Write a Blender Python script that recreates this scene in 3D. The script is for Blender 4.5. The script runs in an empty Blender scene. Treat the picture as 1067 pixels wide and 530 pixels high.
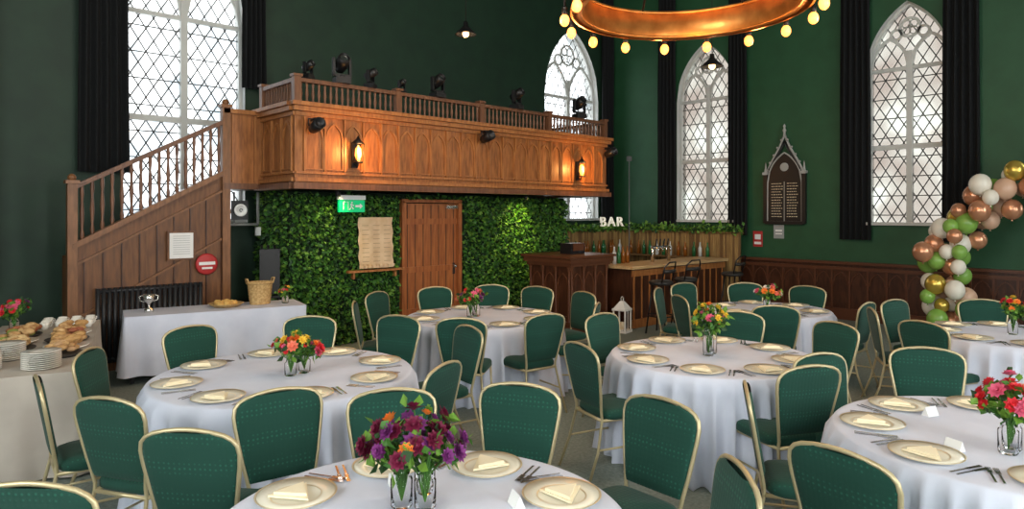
import bpy, bmesh, math, random
from mathutils import Vector, Matrix
random.seed(7)
pi=math.pi
S=bpy.context.scene
S.view_settings.view_transform='Standard'
# ---------------------------------------------------------------- materials
def mat(name,c,rough=.6,metal=0,c2=None,scale=8,bump=0,emit=0,ecol=None,trans=0,stretch=(1,1,1),vor=False,detail=3,ior=1.45,lo=.35,hi=.65,sheen=0,spec=.5):
    m=bpy.data.materials.new(name); m.use_nodes=True
    nt=m.node_tree; b=nt.nodes['Principled BSDF']
    b.inputs['Base Color'].default_value=(*c,1); b.inputs['Roughness'].default_value=rough
    b.inputs['Metallic'].default_value=metal; b.inputs['IOR'].default_value=ior
    b.inputs['Specular IOR Level'].default_value=spec
    if trans: b.inputs['Transmission Weight'].default_value=trans
    if sheen: b.inputs['Sheen Weight'].default_value=sheen
    if emit:
        b.inputs['Emission Color'].default_value=(*(ecol or c),1); b.inputs['Emission Strength'].default_value=emit
    if c2 is not None or bump:
        tc=nt.nodes.new('ShaderNodeTexCoord'); mp=nt.nodes.new('ShaderNodeMapping')
        mp.inputs['Scale'].default_value=stretch
        nt.links.new(tc.outputs['Object'],mp.inputs['Vector'])
        if vor:
            tx=nt.nodes.new('ShaderNodeTexVoronoi'); tx.inputs['Scale'].default_value=scale
            tx.inputs['Randomness'].default_value=.15; out=tx.outputs['Distance']
        else:
            tx=nt.nodes.new('ShaderNodeTexNoise'); tx.inputs['Scale'].default_value=scale
            tx.inputs['Detail'].default_value=detail; out=tx.outputs['Fac']
        nt.links.new(mp.outputs['Vector'],tx.inputs['Vector'])
        if c2 is not None:
            r=nt.nodes.new('ShaderNodeValToRGB')
            r.color_ramp.elements[0].position=lo; r.color_ramp.elements[1].position=hi
            r.color_ramp.elements[0].color=(*c,1); r.color_ramp.elements[1].color=(*c2,1)
            nt.links.new(out,r.inputs['Fac']); nt.links.new(r.outputs['Color'],b.inputs['Base Color'])
        if bump:
            bp=nt.nodes.new('ShaderNodeBump'); bp.inputs['Strength'].default_value=bump; bp.inputs['Distance'].default_value=.02
            nt.links.new(out,bp.inputs['Height']); nt.links.new(bp.outputs['Normal'],b.inputs['Normal'])
    return m
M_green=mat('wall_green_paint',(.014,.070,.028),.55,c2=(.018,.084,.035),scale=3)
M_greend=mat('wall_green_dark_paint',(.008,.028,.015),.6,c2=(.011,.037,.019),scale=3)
M_ceil=mat('ceiling_dark',(.02,.035,.03),.8)
M_floor=mat('grey_carpet',(.17,.20,.175),.9,c2=(.25,.285,.25),scale=40,bump=.15,detail=6)
M_wood=mat('oak_panelling',(.21,.072,.018),.42,c2=(.40,.15,.042),scale=5,stretch=(6,6,.9),detail=6,bump=.05)
M_woodl=mat('oak_moulding',(.28,.10,.028),.4,c2=(.42,.17,.05),scale=5,stretch=(6,6,1),detail=5)
M_rail=mat('stained_balustrade',(.12,.05,.025),.4,c2=(.2,.085,.04),scale=5,stretch=(6,6,1),detail=5)
M_woodd=mat('dark_walnut',(.035,.012,.006),.35,c2=(.075,.026,.012),scale=5,stretch=(5,5,1),detail=5)
M_stair=mat('stair_oak',(.11,.042,.014),.45,c2=(.20,.08,.026),scale=5,stretch=(6,6,.9),detail=6)
M_door=mat('door_red_oak',(.26,.075,.022),.4,c2=(.42,.14,.04),scale=4,stretch=(7,7,.7),detail=6)
M_tan=mat('pale_counter_wood',(.45,.29,.13),.35,c2=(.6,.4,.2),scale=4,stretch=(1,8,8))
M_bamboo=mat('bamboo_slats',(.22,.13,.045),.5,c2=(.40,.26,.10),scale=6,stretch=(8,8,.5))
M_black=mat('black_metal',(.008,.008,.009),.4)
M_curt=mat('black_velvet_curtain',(.004,.005,.006),.9)
M_white=mat('white_painted_frame',(.55,.56,.54),.5)
M_lead=mat('lead_came',(.07,.075,.075),.5,metal=.2)
M_gold=mat('gold_frame',(.55,.46,.27),.38,metal=.5)
M_fab=mat('green_chair_fabric',(.012,.105,.066),.85,c2=(.003,.048,.031),scale=42,vor=True,bump=.1,lo=.12,hi=.3,sheen=.08)
M_cloth=mat('white_tablecloth',(.60,.635,.75),.8,c2=(.69,.72,.83),scale=3,bump=.15,detail=4)
M_cloth2=mat('cream_tablecloth',(.42,.37,.32),.85,c2=(.50,.45,.39),scale=3,bump=.1)
M_plate=mat('cream_charger_plate',(.82,.78,.64),.22)
M_plw=mat('white_china',(.80,.77,.70),.15)
M_rim=mat('gold_rim',(.70,.58,.36),.3,metal=.5)
M_nap=mat('napkin_linen',(.88,.78,.56),.9)
M_steel=mat('cutlery_steel',(.6,.6,.6),.2,metal=1)
M_glass=mat('clear_glass',(1,1,1),.02,trans=1,ior=1.12)
M_leaf1=mat('leaf_green_a',(.05,.16,.02),.55)
M_leaf2=mat('leaf_green_b',(.13,.27,.03),.55)
M_leaf3=mat('leaf_green_c',(.018,.06,.015),.6)
M_hedge=mat('hedge_backing',(.006,.02,.006),.9)
M_copper=mat('copper_hoop',(.72,.34,.10),.34,metal=.8,c2=(.50,.20,.05),scale=6)
M_bulb=mat('warm_bulb',(1,.6,.25),.3,emit=3.2,ecol=(1,.32,.045))
M_bulb2=mat('lamp_glow',(1,.6,.3),.3,emit=6,ecol=(1,.55,.2))
M_exit=mat('exit_green',(.0,.42,.14),.4,emit=.4,ecol=(.0,.55,.2))
M_wht=mat('white_paper',(.82,.82,.8),.7)
M_red=mat('red_sign',(.45,.03,.03),.5)
M_paper=mat('kraft_paper',(.62,.42,.24),.8,c2=(.74,.54,.34),scale=6)
M_ink=mat('dark_ink',(.06,.04,.03),.8)
M_wick=mat('wicker',(.40,.24,.09),.7,c2=(.62,.42,.18),scale=40,bump=.5)
M_grey=mat('grey_stone_frame',(.36,.36,.34),.6)
M_bread=mat('baked_food',(.40,.20,.07),.7,c2=(.62,.40,.18),scale=25,bump=.2)
FL={}
for k,c in dict(burg=(.15,.005,.035),purp=(.20,.03,.18),pink=(.72,.12,.22),red=(.65,.02,.03),orange=(.85,.22,.03),yellow=(.85,.55,.05),white=(.8,.76,.7),coral=(.8,.2,.12)).items():
    FL[k]=mat('petal_'+k,c,.6)
# ---------------------------------------------------------------- mesh builder
class MB:
    def __init__(s): s.v=[];s.f=[];s.m=[];s.s=[]
    def add(s,vs,fs,mi=0,sm=False,M=None):
        o=len(s.v)
        if M is not None: vs=[tuple(M@Vector(p)) for p in vs]
        s.v.extend([tuple(p) for p in vs])
        for f in fs: s.f.append([i+o for i in f]); s.m.append(mi); s.s.append(sm)
    def box(s,c,d,mi=0,rz=0,M=None,taper=1):
        x,y,z=d[0]/2,d[1]/2,d[2]/2
        vs=[(-x,-y,-z),(x,-y,-z),(x,y,-z),(-x,y,-z),(-x*taper,-y*taper,z),(x*taper,-y*taper,z),(x*taper,y*taper,z),(-x*taper,y*taper,z)]
        T=Matrix.Translation(c)@Matrix.Rotation(rz,4,'Z')
        if M is not None: T=M@T
        s.add(vs,[(0,3,2,1),(4,5,6,7),(0,1,5,4),(1,2,6,5),(2,3,7,6),(3,0,4,7)],mi,False,T)
    def tube(s,path,r,mi=0,n=8,closed=False,sm=True,M=None,flat=None):
        P=[Vector(p) for p in path]; N=len(P); vs=[];fs=[]
        T=[]
        for i in range(N):
            if closed: t=P[(i+1)%N]-P[i-1]
            else: t=P[min(i+1,N-1)]-P[max(i-1,0)]
            T.append(t.normalized() if t.length>1e-9 else Vector((0,0,1)))
        a=Vector((0,0,1)) if abs(T[0].z)<.9 else Vector((0,1,0))
        u=T[0].cross(a).normalized()
        for i in range(N):
            u=(u-T[i]*u.dot(T[i])).normalized(); w=T[i].cross(u)
            rr=r[i] if isinstance(r,(list,tuple)) else r
            for k in range(n):
                q=2*pi*(k+.5)/n
                vs.append(P[i]+(u*math.cos(q)+w*math.sin(q))*rr)
        R=N if closed else N-1
        for i in range(R):
            for k in range(n):
                j=(i+1)%N
                fs.append((i*n+k,i*n+(k+1)%n,j*n+(k+1)%n,j*n+k))
        if not closed: fs.append(tuple(range(n))[::-1]); fs.append(tuple((N-1)*n+k for k in range(n)))
        s.add(vs,fs,mi,sm and n>4,M)
    def lathe(s,prof,c=(0,0,0),mi=0,n=16,sm=True,M=None):
        vs=[];fs=[];L=len(prof)
        for (r,z) in prof:
            for k in range(n):
                q=2*pi*k/n; vs.append((c[0]+r*math.cos(q),c[1]+r*math.sin(q),c[2]+z))
        for i in range(L-1):
            for k in range(n):
                fs.append((i*n+k,i*n+(k+1)%n,(i+1)*n+(k+1)%n,(i+1)*n+k))
        s.add(vs,fs,mi,sm,M)
    def sphere(s,c,r,mi=0,n=12,m=8,sc=(1,1,1)):
        vs=[];fs=[]
        for i in range(m+1):
            t=pi*i/m
            for k in range(n):
                q=2*pi*k/n
                rr=max(math.sin(t),1e-3)
                vs.append((c[0]+r*sc[0]*rr*math.cos(q),c[1]+r*sc[1]*rr*math.sin(q),c[2]-r*sc[2]*math.cos(t)))
        for i in range(m):
            for k in range(n): fs.append((i*n+k,i*n+(k+1)%n,(i+1)*n+(k+1)%n,(i+1)*n+k))
        s.add(vs,fs,mi,True)
    def grid(s,fn,nu,nv,mi=0,cu=False,sm=True,M=None):
        vs=[];fs=[];U=nu if cu else nu+1
        for j in range(nv+1):
            for i in range(U): vs.append(fn(i/nu,j/nv))
        for j in range(nv):
            for i in range(nu):
                a=j*U+i;b=j*U+(i+1)%U
                fs.append((a,b,b+U,a+U))
        s.add(vs,fs,mi,sm,M)
    def prism(s,pts,y0,y1,mi=0,M=None):   # pts in x,z extruded along y
        n=len(pts)
        vs=[(p[0],y0,p[1]) for p in pts]+[(p[0],y1,p[1]) for p in pts]
        fs=[tuple(range(n)),tuple(range(2*n-1,n-1,-1))]
        for i in range(n):
            j=(i+1)%n; fs.append((i,i+n,j+n,j))
        s.add(vs,fs,mi,False,M)
    def flat(s,pts,z0,z1,mi=0):   # pts in x,y extruded along z
        n=len(pts)
        vs=[(p[0],p[1],z0) for p in pts]+[(p[0],p[1],z1) for p in pts]
        fs=[tuple(range(n)),tuple(range(2*n-1,n-1,-1))]
        for i in range(n):
            j=(i+1)%n; fs.append((i,i+n,j+n,j))
        s.add(vs,fs,mi,False)
    def leaf(s,c,sz,mi,up=None):
        d=Vector((random.uniform(-1,1),random.uniform(-1,1),random.uniform(-1,1)))
        if up is not None: d=d*.8+Vector(up)
        if d.length<.01: d=Vector((0,0,1))
        d.normalize(); a=Vector((random.uniform(-1,1),random.uniform(-1,1),random.uniform(-1,1)))
        w=d.cross(a)
        if w.length<.01: w=Vector((1,0,0))
        w.normalize(); nrm=d.cross(w); c=Vector(c)
        s.add([c,c+d*sz*.5+w*sz*.36+nrm*sz*.12,c+d*sz,c+d*sz*.5-w*sz*.36+nrm*sz*.12],[(0,1,2),(0,2,3)],mi)
    def mesh(s,name,mats,norm=True):
        me=bpy.data.meshes.new(name); me.from_pydata(s.v,[],s.f)
        for m in mats: me.materials.append(m)
        me.polygons.foreach_set('material_index',s.m); me.polygons.foreach_set('use_smooth',s.s)
        if norm:
            b=bmesh.new(); b.from_mesh(me); bmesh.ops.recalc_face_normals(b,faces=b.faces); b.to_mesh(me); b.free()
        me.update(); return me
    def obj(s,name,mats,loc=(0,0,0),rz=0,parent=None,norm=True):
        return inst(name,s.mesh(name,mats,norm),loc,rz,parent)
def inst(name,me,loc=(0,0,0),rz=0,parent=None,sc=1):
    o=bpy.data.objects.new(name,me); S.collection.objects.link(o)
    o.location=loc; o.rotation_euler=(0,0,rz); o.scale=(sc,sc,sc)
    if parent: o.parent=parent
    return o
def empty(name,loc=(0,0,0),rz=0):
    o=bpy.data.objects.new(name,None); S.collection.objects.link(o); o.location=loc; o.rotation_euler=(0,0,rz); o.empty_display_size=.1; return o
def plight(name,loc,pw,col=(1,.6,.3),r=.04,parent=None):
    l=bpy.data.lights.new(name,'POINT'); l.energy=pw; l.color=col; l.shadow_soft_size=r
    o=bpy.data.objects.new(name,l); S.collection.objects.link(o); o.location=loc
    if parent: o.parent=parent
    return o
def spot(name,loc,target,pw,col,ang=60,parent=None,blend=.6,r=.05):
    l=bpy.data.lights.new(name,'SPOT'); l.energy=pw; l.color=col; l.spot_size=math.radians(ang); l.spot_blend=blend; l.shadow_soft_size=r
    o=bpy.data.objects.new(name,l); S.collection.objects.link(o); o.location=loc
    o.rotation_euler=(Vector(target)-Vector(loc)).to_track_quat('-Z','Y').to_euler()
    return o
# floor-plan frame of the dining layout (metres, turned 43 degrees to the walls)
CX,CY=-3.79,-8.09; CA,SA=.7314,.6820
def plan(a,b): return (CX+CA*a+SA*b, CY-SA*a+CA*b)
# ---------------------------------------------------------------- room shell
XL,XR,YF,YB,H=-7.2,8.66,-12.5,1.8,7.6
def archz(u,w,zs):
    a=w/2; return zs+math.sqrt(max(4*a*a-(abs(u)+a)**2,0))
wins={'back':[(-.73,1.6,1.75,4.6),(7.25,1.75,1.72,4.42)],
      'right':[(.62,1.36,1.7,4.25),(4.39,1.26,1.68,4.33),(8.4,1.4,1.7,4.3)],   # u = -y
      'left':[(-9.0,1.8,1.4,4.4),(-5.0,1.8,1.4,4.4)],                          # u = y
      'front':[(5.0,2.0,1.2,4.4),(1.2,2.0,1.2,4.4),(-3.5,2.0,1.2,4.4)]}         # u = -x
def wall(name,u0,u1,ws,loc,rz,m):
    b=MB(); D=.35; x=u0
    for (uc,w,sill,zs) in sorted(ws):
        a,c=uc-w/2,uc+w/2
        b.add([(x,0,0),(a,0,0),(a,0,H),(x,0,H)],[(0,1,2,3)])
        b.add([(a,0,0),(c,0,0),(c,0,sill),(a,0,sill)],[(0,1,2,3)])
        N=24; pts=[(-w/2+w*i/N) for i in range(N+1)]
        for i in range(N):
            p,q=pts[i],pts[i+1]; zp,zq=archz(p,w,zs),archz(q,w,zs)
            b.add([(uc+p,0,zp),(uc+q,0,zq),(uc+q,0,H),(uc+p,0,H)],[(0,1,2,3)])
            b.add([(uc+p,0,zp),(uc+q,0,zq),(uc+q,D,zq),(uc+p,D,zp)],[(0,1,2,3)],1)
        b.add([(a,0,sill),(c,0,sill),(c,D,sill),(a,D,sill)],[(0,1,2,3)],1)
        for k in (a,c): b.add([(k,0,sill),(k,0,zs),(k,D,zs),(k,D,sill)],[(0,1,2,3)],1)
        x=c
    b.add([(x,0,0),(u1,0,0),(u1,0,H),(x,0,H)],[(0,1,2,3)])
    b.obj(name,[m,M_white],loc,rz,norm=False)
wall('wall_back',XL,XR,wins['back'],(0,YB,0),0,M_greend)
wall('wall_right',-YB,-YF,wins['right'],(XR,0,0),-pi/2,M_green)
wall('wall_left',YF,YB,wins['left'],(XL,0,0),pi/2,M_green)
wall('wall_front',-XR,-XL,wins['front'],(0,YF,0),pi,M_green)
b=MB(); b.box(((XL+XR)/2,(YF+YB)/2,-.05),(XR-XL+.8,YB-YF+.8,.1)); b.obj('floor',[M_floor])
b=MB(); b.box(((XL+XR)/2,(YF+YB)/2,H+.05),(XR-XL+.8,YB-YF+.8,.1)); b.obj('ceiling',[M_ceil])
# window glass
def glassmat(name,dark,mid,lo,hi,sc=2.2,top=(.97,.97,.94)):
    m=bpy.data.materials.new(name); m.use_nodes=True; nt=m.node_tree
    for n in list(nt.nodes): nt.nodes.remove(n)
    o=nt.nodes.new('ShaderNodeOutputMaterial'); t=nt.nodes.new('ShaderNodeBsdfTransparent'); g=nt.nodes.new('ShaderNodeBsdfGlossy')
    g.inputs['Roughness'].default_value=.15; mx=nt.nodes.new('ShaderNodeMixShader'); mx.inputs[0].default_value=.04
    tc=nt.nodes.new('ShaderNodeTexCoord'); n=nt.nodes.new('ShaderNodeTexNoise'); n.inputs['Scale'].default_value=sc; n.inputs['Detail'].default_value=2
    r=nt.nodes.new('ShaderNodeValToRGB'); e=r.color_ramp.elements
    e[0].position=lo; e[0].color=(*dark,1); e[1].position=hi; e[1].color=(*top,1)
    k=r.color_ramp.elements.new(lo+(hi-lo)*.5); k.color=(*mid,1)
    nt.links.new(tc.outputs['Object'],n.inputs['Vector']); nt.links.new(n.outputs['Fac'],r.inputs['Fac'])
    nt.links.new(r.outputs['Color'],t.inputs['Color'])
    nt.links.new(t.outputs[0],mx.inputs[1]); nt.links.new(g.outputs[0],mx.inputs[2]); nt.links.new(mx.outputs[0],o.inputs['Surface'])
    return m
M_pane=glassmat('tinted_leaded_glass',(.050,.042,.036),(.070,.066,.058),.36,.66,1.0,(.13,.135,.12))
M_pane2=glassmat('leaded_window_glass',(.085,.10,.11),(.14,.15,.155),.30,.48,1.4,(.22,.225,.225))
M_pane3=glassmat('clear_window_glass',(.8,.82,.82),(.9,.9,.9),.3,.5)
wn=[0]
def gothic(w,sill,zs,loc,rz,detail=True,pane=None):
    wn[0]+=1; b=MB(); a=w/2
    y0=.16
    arch=[(-a+w*i/24,archz(-a+w*i/24,w,zs)) for i in range(25)]
    path=[(-a,y0,sill)]+[(p,y0,z) for p,z in arch]+[(a,y0,sill)]
    b.tube(path,.065,0,4,closed=True,sm=False)
    b.box((0,.05,sill+.02),(w,.3,.05),0)
    b.box((0,y0,(sill+zs+a*.45)/2),(.09,.09,zs+a*.45-sill),0)
    b.box((0,y0,sill+(zs-sill)*.5),(w,.08,.08),0)
    b.box((0,y0,zs),(w,.07,.06),0)
    for sx in (-1,1):
        wa=a*.97; pts=[(sx*a/2-wa/2+wa*i/12, archz(-wa/2+wa*i/12,wa,zs)) for i in range(13)]
        b.tube([(p,y0,z) for p,z in pts],.036,0,4,sm=False)
    for (cx,cz,r) in ((0,zs+a*1.08,a*.25),(-a*.33,zs+a*.93,a*.13),(a*.33,zs+a*.93,a*.13)):
        b.tube([(cx+r*math.cos(q*pi/8),y0,cz+r*math.sin(q*pi/8)) for q in range(16)],.028,0,4,closed=True,sm=False)
    for q in range(4):
        r=a*.1; cx=math.cos(q*pi/2+pi/4)*a*.12; cz=zs+a*1.08+math.sin(q*pi/2+pi/4)*a*.12
        b.tube([(cx+r*math.cos(k*pi/6),y0,cz+r*math.sin(k*pi/6)) for k in range(12)],.014,0,4,closed=True,sm=False)
    if detail:
        dx=.19; dz=.31; sl=dz/dx; hh=.0095
        ztop=archz(0,w,zs)
        inside=lambda u,z: abs(u)<a-.02 and z>sill+.03 and z<archz(u,w,zs)-.03
        k0=-int((ztop-sill)/sl/dx)-8
        for sg in (-1,1):
            for k in range(k0,-k0):
                N=200; st=None
                for i in range(N+1):
                    u=-a+w*i/N; z=sill+ (u*sg-k*dx)*sl
                    ins=inside(u,z)
                    if ins and st is None: st=(u,z)
                    if st is not None and (not ins or i==N):
                        if abs(u-st[0])>.02:
                            ex=hh*1.15
                            b.add([(st[0]-ex,y0+.01,st[1]),(u-ex,y0+.01,z),(u+ex,y0+.01,z),(st[0]+ex,y0+.01,st[1])],[(0,1,2,3)],1)
                        st=None
        for i in range(8):
            z=sill+(i+.5)*(zs-sill)/8
            b.box((0,y0+.02,z),(w,.012,.016),1)
    b.add([(-a,y0+.03,sill)]+[(p,y0+.03,z) for p,z in arch]+[(a,y0+.03,sill)],[tuple(range(27))],2)
    b.obj('window_%d'%wn[0],[M_white,M_lead,pane or M_pane3],loc,rz,norm=False)
    l=bpy.data.lights.new('daylight_portal','AREA'); l.shape='RECTANGLE'; l.size=w; l.size_y=zs-sill+w; l.cycles.is_portal=True; l.energy=1
    o=bpy.data.objects.new('daylight_portal',l); S.collection.objects.link(o)
    R=Matrix.Rotation(rz,4,'Z'); o.location=Vector(loc)+R@Vector((0,.34,(sill+zs+w*.87)/2)); o.rotation_euler=(-pi/2,0,rz)
for u,w,s_,z in wins['back']: gothic(w,s_,z,(u,YB,0),0,True,M_pane2)
for u,w,s_,z in wins['right']: gothic(w,s_,z,(XR,-u,0),-pi/2,True,M_pane if u<7 else M_pane3)
for u,w,s_,z in wins['left']: gothic(w,s_,z,(XL,u,0),pi/2,False)
for u,w,s_,z in wins['front']: gothic(w,s_,z,(-u,YF,0),pi,False)
# curtains
def curtain(u0,u1,z0,z1,loc,rz,folds=5):
    b=MB()
    def f(i,j):
        fl=1+.12*(1-j)
        return (u0+(u1-u0)*(.5+(i-.5)*fl),-.12+.045*math.sin(i*folds*2*pi)+.01*math.sin(j*9+i*5),z0+(z1-z0)*j)
    b.grid(f,60,14); b.obj('curtain',[M_curt],loc,rz,norm=False)
curtain(-2.02,-1.5,2.4,7.17,(0,YB,0),0); curtain(.0,.32,3.7,7.17,(0,YB,0),0); curtain(-3.3,-2.85,1.0,7.17,(0,YB,0),0)
curtain(8.15,8.5,1.6,7.17,(0,YB,0),0,4)
curtain(-.45,-.02,1.45,7.17,(XR,0,0),-pi/2); curtain(1.22,1.6,1.45,7.17,(XR,0,0),-pi/2)
curtain(3.38,3.85,1.42,7.17,(XR,0,0),-pi/2); curtain(4.95,5.42,1.42,7.17,(XR,0,0),-pi/2)
b=MB(); b.tube([(XR-.12,1.2,7.2),(XR-.12,-12,7.2)],.02,0); b.tube([(-6.5,YB-.12,7.2),(8.5,YB-.12,7.2)],.02,0); b.obj('curtain_rail',[M_black])
# wainscot on right wall
b=MB(); Z=1.0
b.box((XR-.02,-4.6,.5),(.04,12.6,1.0),0)
b.box((XR-.05,-4.6,Z),(.1,12.6,.05),1); b.box((XR-.045,-4.6,.1),(.07,12.6,.2),1); b.box((XR-.05,-4.6,.9),(.05,12.6,.06),1)
y=1.6
while y>-10.8:
    w=.3
    b.box((XR-.05,y,.55),(.035,.035,.75),1)
    pts=[(XR-.055,y-w/2+ (w*.42)*t, .62+archz((w*.42)*t,w*.84,0)) for t in [i/6-1 for i in range(13)]]
    b.tube(pts,.012,1,4,sm=False)
    y-=w
b.obj('trim_wainscot',[M_woodd,mat('walnut_moulding',(.10,.035,.016),.35)])
b=MB(); b.box((-4.3,YB-.02,.1),(5.5,.04,.2)); b.obj('baseboard_back',[M_woodd])
# ---------------------------------------------------------------- balcony
b=MB(); L=6.2
b.box((L/2,.04,2.75),(L,.06,1.0),0)
b.box((.04,.55,2.75),(.06,1.0,1.0),0); b.box((L-.04,.9,2.75),(.06,1.7,1.0),0)
b.box((L/2,.9,2.28),(L,1.74,.1),2)
for (z,h,d,mi) in ((2.23,.08,.05,3),(2.31,.05,.02,1),(2.40,.03,.0,1),(3.15,.05,.0,1),(3.21,.06,.05,1),(3.27,.05,.08,1)):
    b.box((L/2,.03-d/2,z),(L+d*2,.12+d,h),mi); b.box((.03-d/2,.55,z),(.12+d,1.1,h),mi); b.box((L-.03+d/2,.9,z),(.12+d,1.75,h),mi)
def arches(n,x0,x1,M=None):
    for i in range(n):
        w=(x1-x0)/n; c=x0+w*(i+.5); ww=w*.84
        pts=[(c-ww/2,0,2.45)]+[(c+ww/2*t,0,2.84+archz(ww/2*t,ww,0)) for t in [k/6-1 for k in range(13)]]+[(c+ww/2,0,2.45)]
        b.tube(pts,.019,1,4,closed=True,sm=False,M=M)
        b.box((c-w/2,0,2.77),(.022,.05,.7),1,M=M)
arches(21,.12,L-.1)
arches(3,.08,1.0,Matrix.Rotation(-pi/2,4,'Z')@Matrix.Scale(-1,4,(1,0,0)))
def post(x,y,z0,z1,w=.09):
    b.box((x,y,(z0+z1)/2),(w,w,z1-z0),3); b.box((x,y,z1+.015),(w*1.35,w*1.35,.03),3)
for x in (.03,1.55,3.1,4.65,L-.03): post(x,.03,3.28,3.62)
post(.03,1.03,3.28,3.62); post(L-.03,1.6,3.28,3.62)
b.box((L/2,.03,3.58),(L,.08,.05),3); b.box((.03,.53,3.58),(.08,1.0,.05),3); b.box((L-.03,.85,3.58),(.08,1.5,.05),3)
bal=[(.014,0),(.022,.03),(.014,.06),(.025,.12),(.014,.2),(.02,.24),(.014,.27)]
for i in range(72): b.lathe(bal,(.09+i*.084,.03,3.29),3,6)
for i in range(11): b.lathe(bal,(.03,.12+i*.08,3.29),3,6)
for i in range(17): b.lathe(bal,(L-.03,.12+i*.084,3.29),3,6)
# landing panel
b.box((-.25,1.05,2.75),(.52,.06,1.0),0); b.box((-.25,1.03,3.24),(.54,.1,.06),1); b.box((-.25,1.02,2.24),(.54,.1,.08),3)
b.box((-.25,1.4,2.24),(.52,.74,.08),2)
for x in (-.4,-.1): b.box((x,1.01,2.75),(.03,.02,.9),1)
b.obj('balcony',[M_wood,M_woodl,M_woodd,M_rail])
# staircase
b=MB(); x0,x1=-2.22,-.49
hz=lambda x:1.50+(x-x0)*.54
b.prism([(x0,0),(x1,0),(x1,hz(x1)),(x0,hz(x0))],1.04,1.09,0)
def rail(zo,w,h,yy=1.03,mi=1):
    b.prism([(x0,hz(x0)+zo-h),(x1,hz(x1)+zo-h),(x1,hz(x1)+zo),(x0,hz(x0)+zo)],yy-w/2,yy+w/2,mi)
rail(.03,.12,.07); rail(-.22,.06,.03); rail(.70,.09,.06,mi=3)
rail(-.85,.05,.03)
for i in range(9):
    x=x0+.12+i*.195; b.box((x,1.03,(hz(x)-.25)/2+.0),(.012,.02,hz(x)-.25),2)
for i in range(16):
    x=x0+.1+i*.103; b.lathe([(.016,0),(.024,.06),(.014,.12),(.024,.3),(.014,.45),(.022,.55),(.016,.64)],(x,1.03,hz(x)+.02),3,8)
for x,z0,z1 in ((x0,0,2.22),(x1,0,3.28)):
    b.box((x,1.03,(z0+z1)/2),(.1,.1,z1-z0),1); b.box((x,1.03,z1+.02),(.14,.14,.04),1); b.sphere((x,1.03,z1+.07),.045,1)
for i in range(7):
    x=x0+i*.247; z=1.37+i*.135; b.box((x+.13,1.35,z/2),(.26,.52,z),0)
b.obj('staircase',[M_stair,mat('stair_moulding',(.17,.07,.024),.4,c2=(.26,.11,.04),scale=5,stretch=(6,6,1)),M_woodd,M_rail])
b=MB(); b.box((0,0,0),(.33,.02,.37),0); b.box((0,-.012,0),(.28,.01,.32),1)
for i in range(9): b.box((0,-.019,.12-i*.028),(.2,.002,.005),2)
b.obj('framed_notice',[M_stair,M_wht,mat('print_grey',(.35,.35,.35),.8)],(-1.05,.995,1.47))
b=MB(); b.lathe([(.0,0),(.13,0),(.14,.02),(.12,.03),(.0,.03)],(0,0,0),0,20,M=Matrix.Rotation(pi/2,4,'X')); b.box((0,-.035,.01),(.2,.006,.04),1); b.box((0,-.035,-.05),(.13,.006,.025),1)
b.obj('red_wall_sign',[M_red,M_wht],(-.74,1.01,1.22))
# radiator
b=MB()
for i in range(20): b.tube([(-1.98+i*.06,.93,.12),(-1.98+i*.06,.93,1.0)],.026,0,8)
b.tube([(-2.0,.93,.16),(-.82,.93,.16)],.025,0); b.tube([(-2.0,.93,.96),(-.82,.93,.96)],.025,0)
for x in (-1.98,-.84): b.box((x,.93,.06),(.05,.09,.12),0)
b.obj('radiator',[mat('radiator_black',(.018,.018,.02),.4)])
# ---------------------------------------------------------------- ivy wall + door
b=MB(); yi=.62; ix0,ix1=.22,5.7; dx0,dx1=1.98,3.14; ztop=2.17
for (a,c,z0,z1) in ((ix0,dx0,0,ztop),(dx1,ix1,0,ztop),(dx0,dx1,2.1,ztop)):
    b.box(((a+c)/2,yi+.05,(z0+z1)/2),(c-a,.08,z1-z0),3)
b.box((ix0+.04,(yi+YB)/2,1.08),(.08,YB-yi-.05,2.16),3); b.box((ix1-.04,(yi+YB)/2,1.08),(.08,YB-yi-.05,2.16),3)
n=0
while n<13500:
    x=random.uniform(ix0-.02,ix1); z=random.uniform(.04,ztop-.02)
    if dx0-.06<x<dx1+.06 and z<2.12: continue
    d=.5+.5*math.sin(x*3.1+2*math.sin(z*2.3))*math.sin(z*4+x)
    b.leaf((x,yi-random.uniform(0,.05)-.03*d,z),random.uniform(.045,.085),random.choice((0,0,1,2)),(0,-.6,-.3)); n+=1
for k in range(1500): b.leaf((ix0-random.uniform(0,.03),random.uniform(yi,YB-.1),random.uniform(.04,ztop)),random.uniform(.05,.09),random.choice((0,1,2)),(-.6,0,-.3))
b.obj('ivy_wall',[M_leaf1,M_leaf2,M_leaf3,M_hedge],norm=False)
b=MB(); dw=dx1-dx0; dc=(dx0+dx1)/2
b.box((dc,yi+.02,1.02),(dw-.12,.05,2.02),0)
for s_ in (-1,1): b.box((dc+s_*(dw/2-.035),yi-.01,1.03),(.07,.12,2.06),1)
b.box((dc,yi-.01,2.07),(dw,.12,.05),1)
for i in range(-3,4): b.box((dc+i*.15,yi-.008,1.02),(.008,.01,1.98),2)
for z in (.35,1.0,1.75): b.box((dc,yi-.012,z),(dw-.14,.02,.09),1)
b.sphere((dc+.45,yi-.06,1.02),.03,3); b.tube([(dc+.45,yi,1.02),(dc+.45,yi-.06,1.02)],.012,3)
b.box((dc+.45,yi-.018,.98),(.05,.01,.18),3); b.box((dc+.38,yi-.05,1.98),(.22,.05,.05),3)
b.obj('door_1',[M_door,M_door,M_ink,M_steel])
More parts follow.
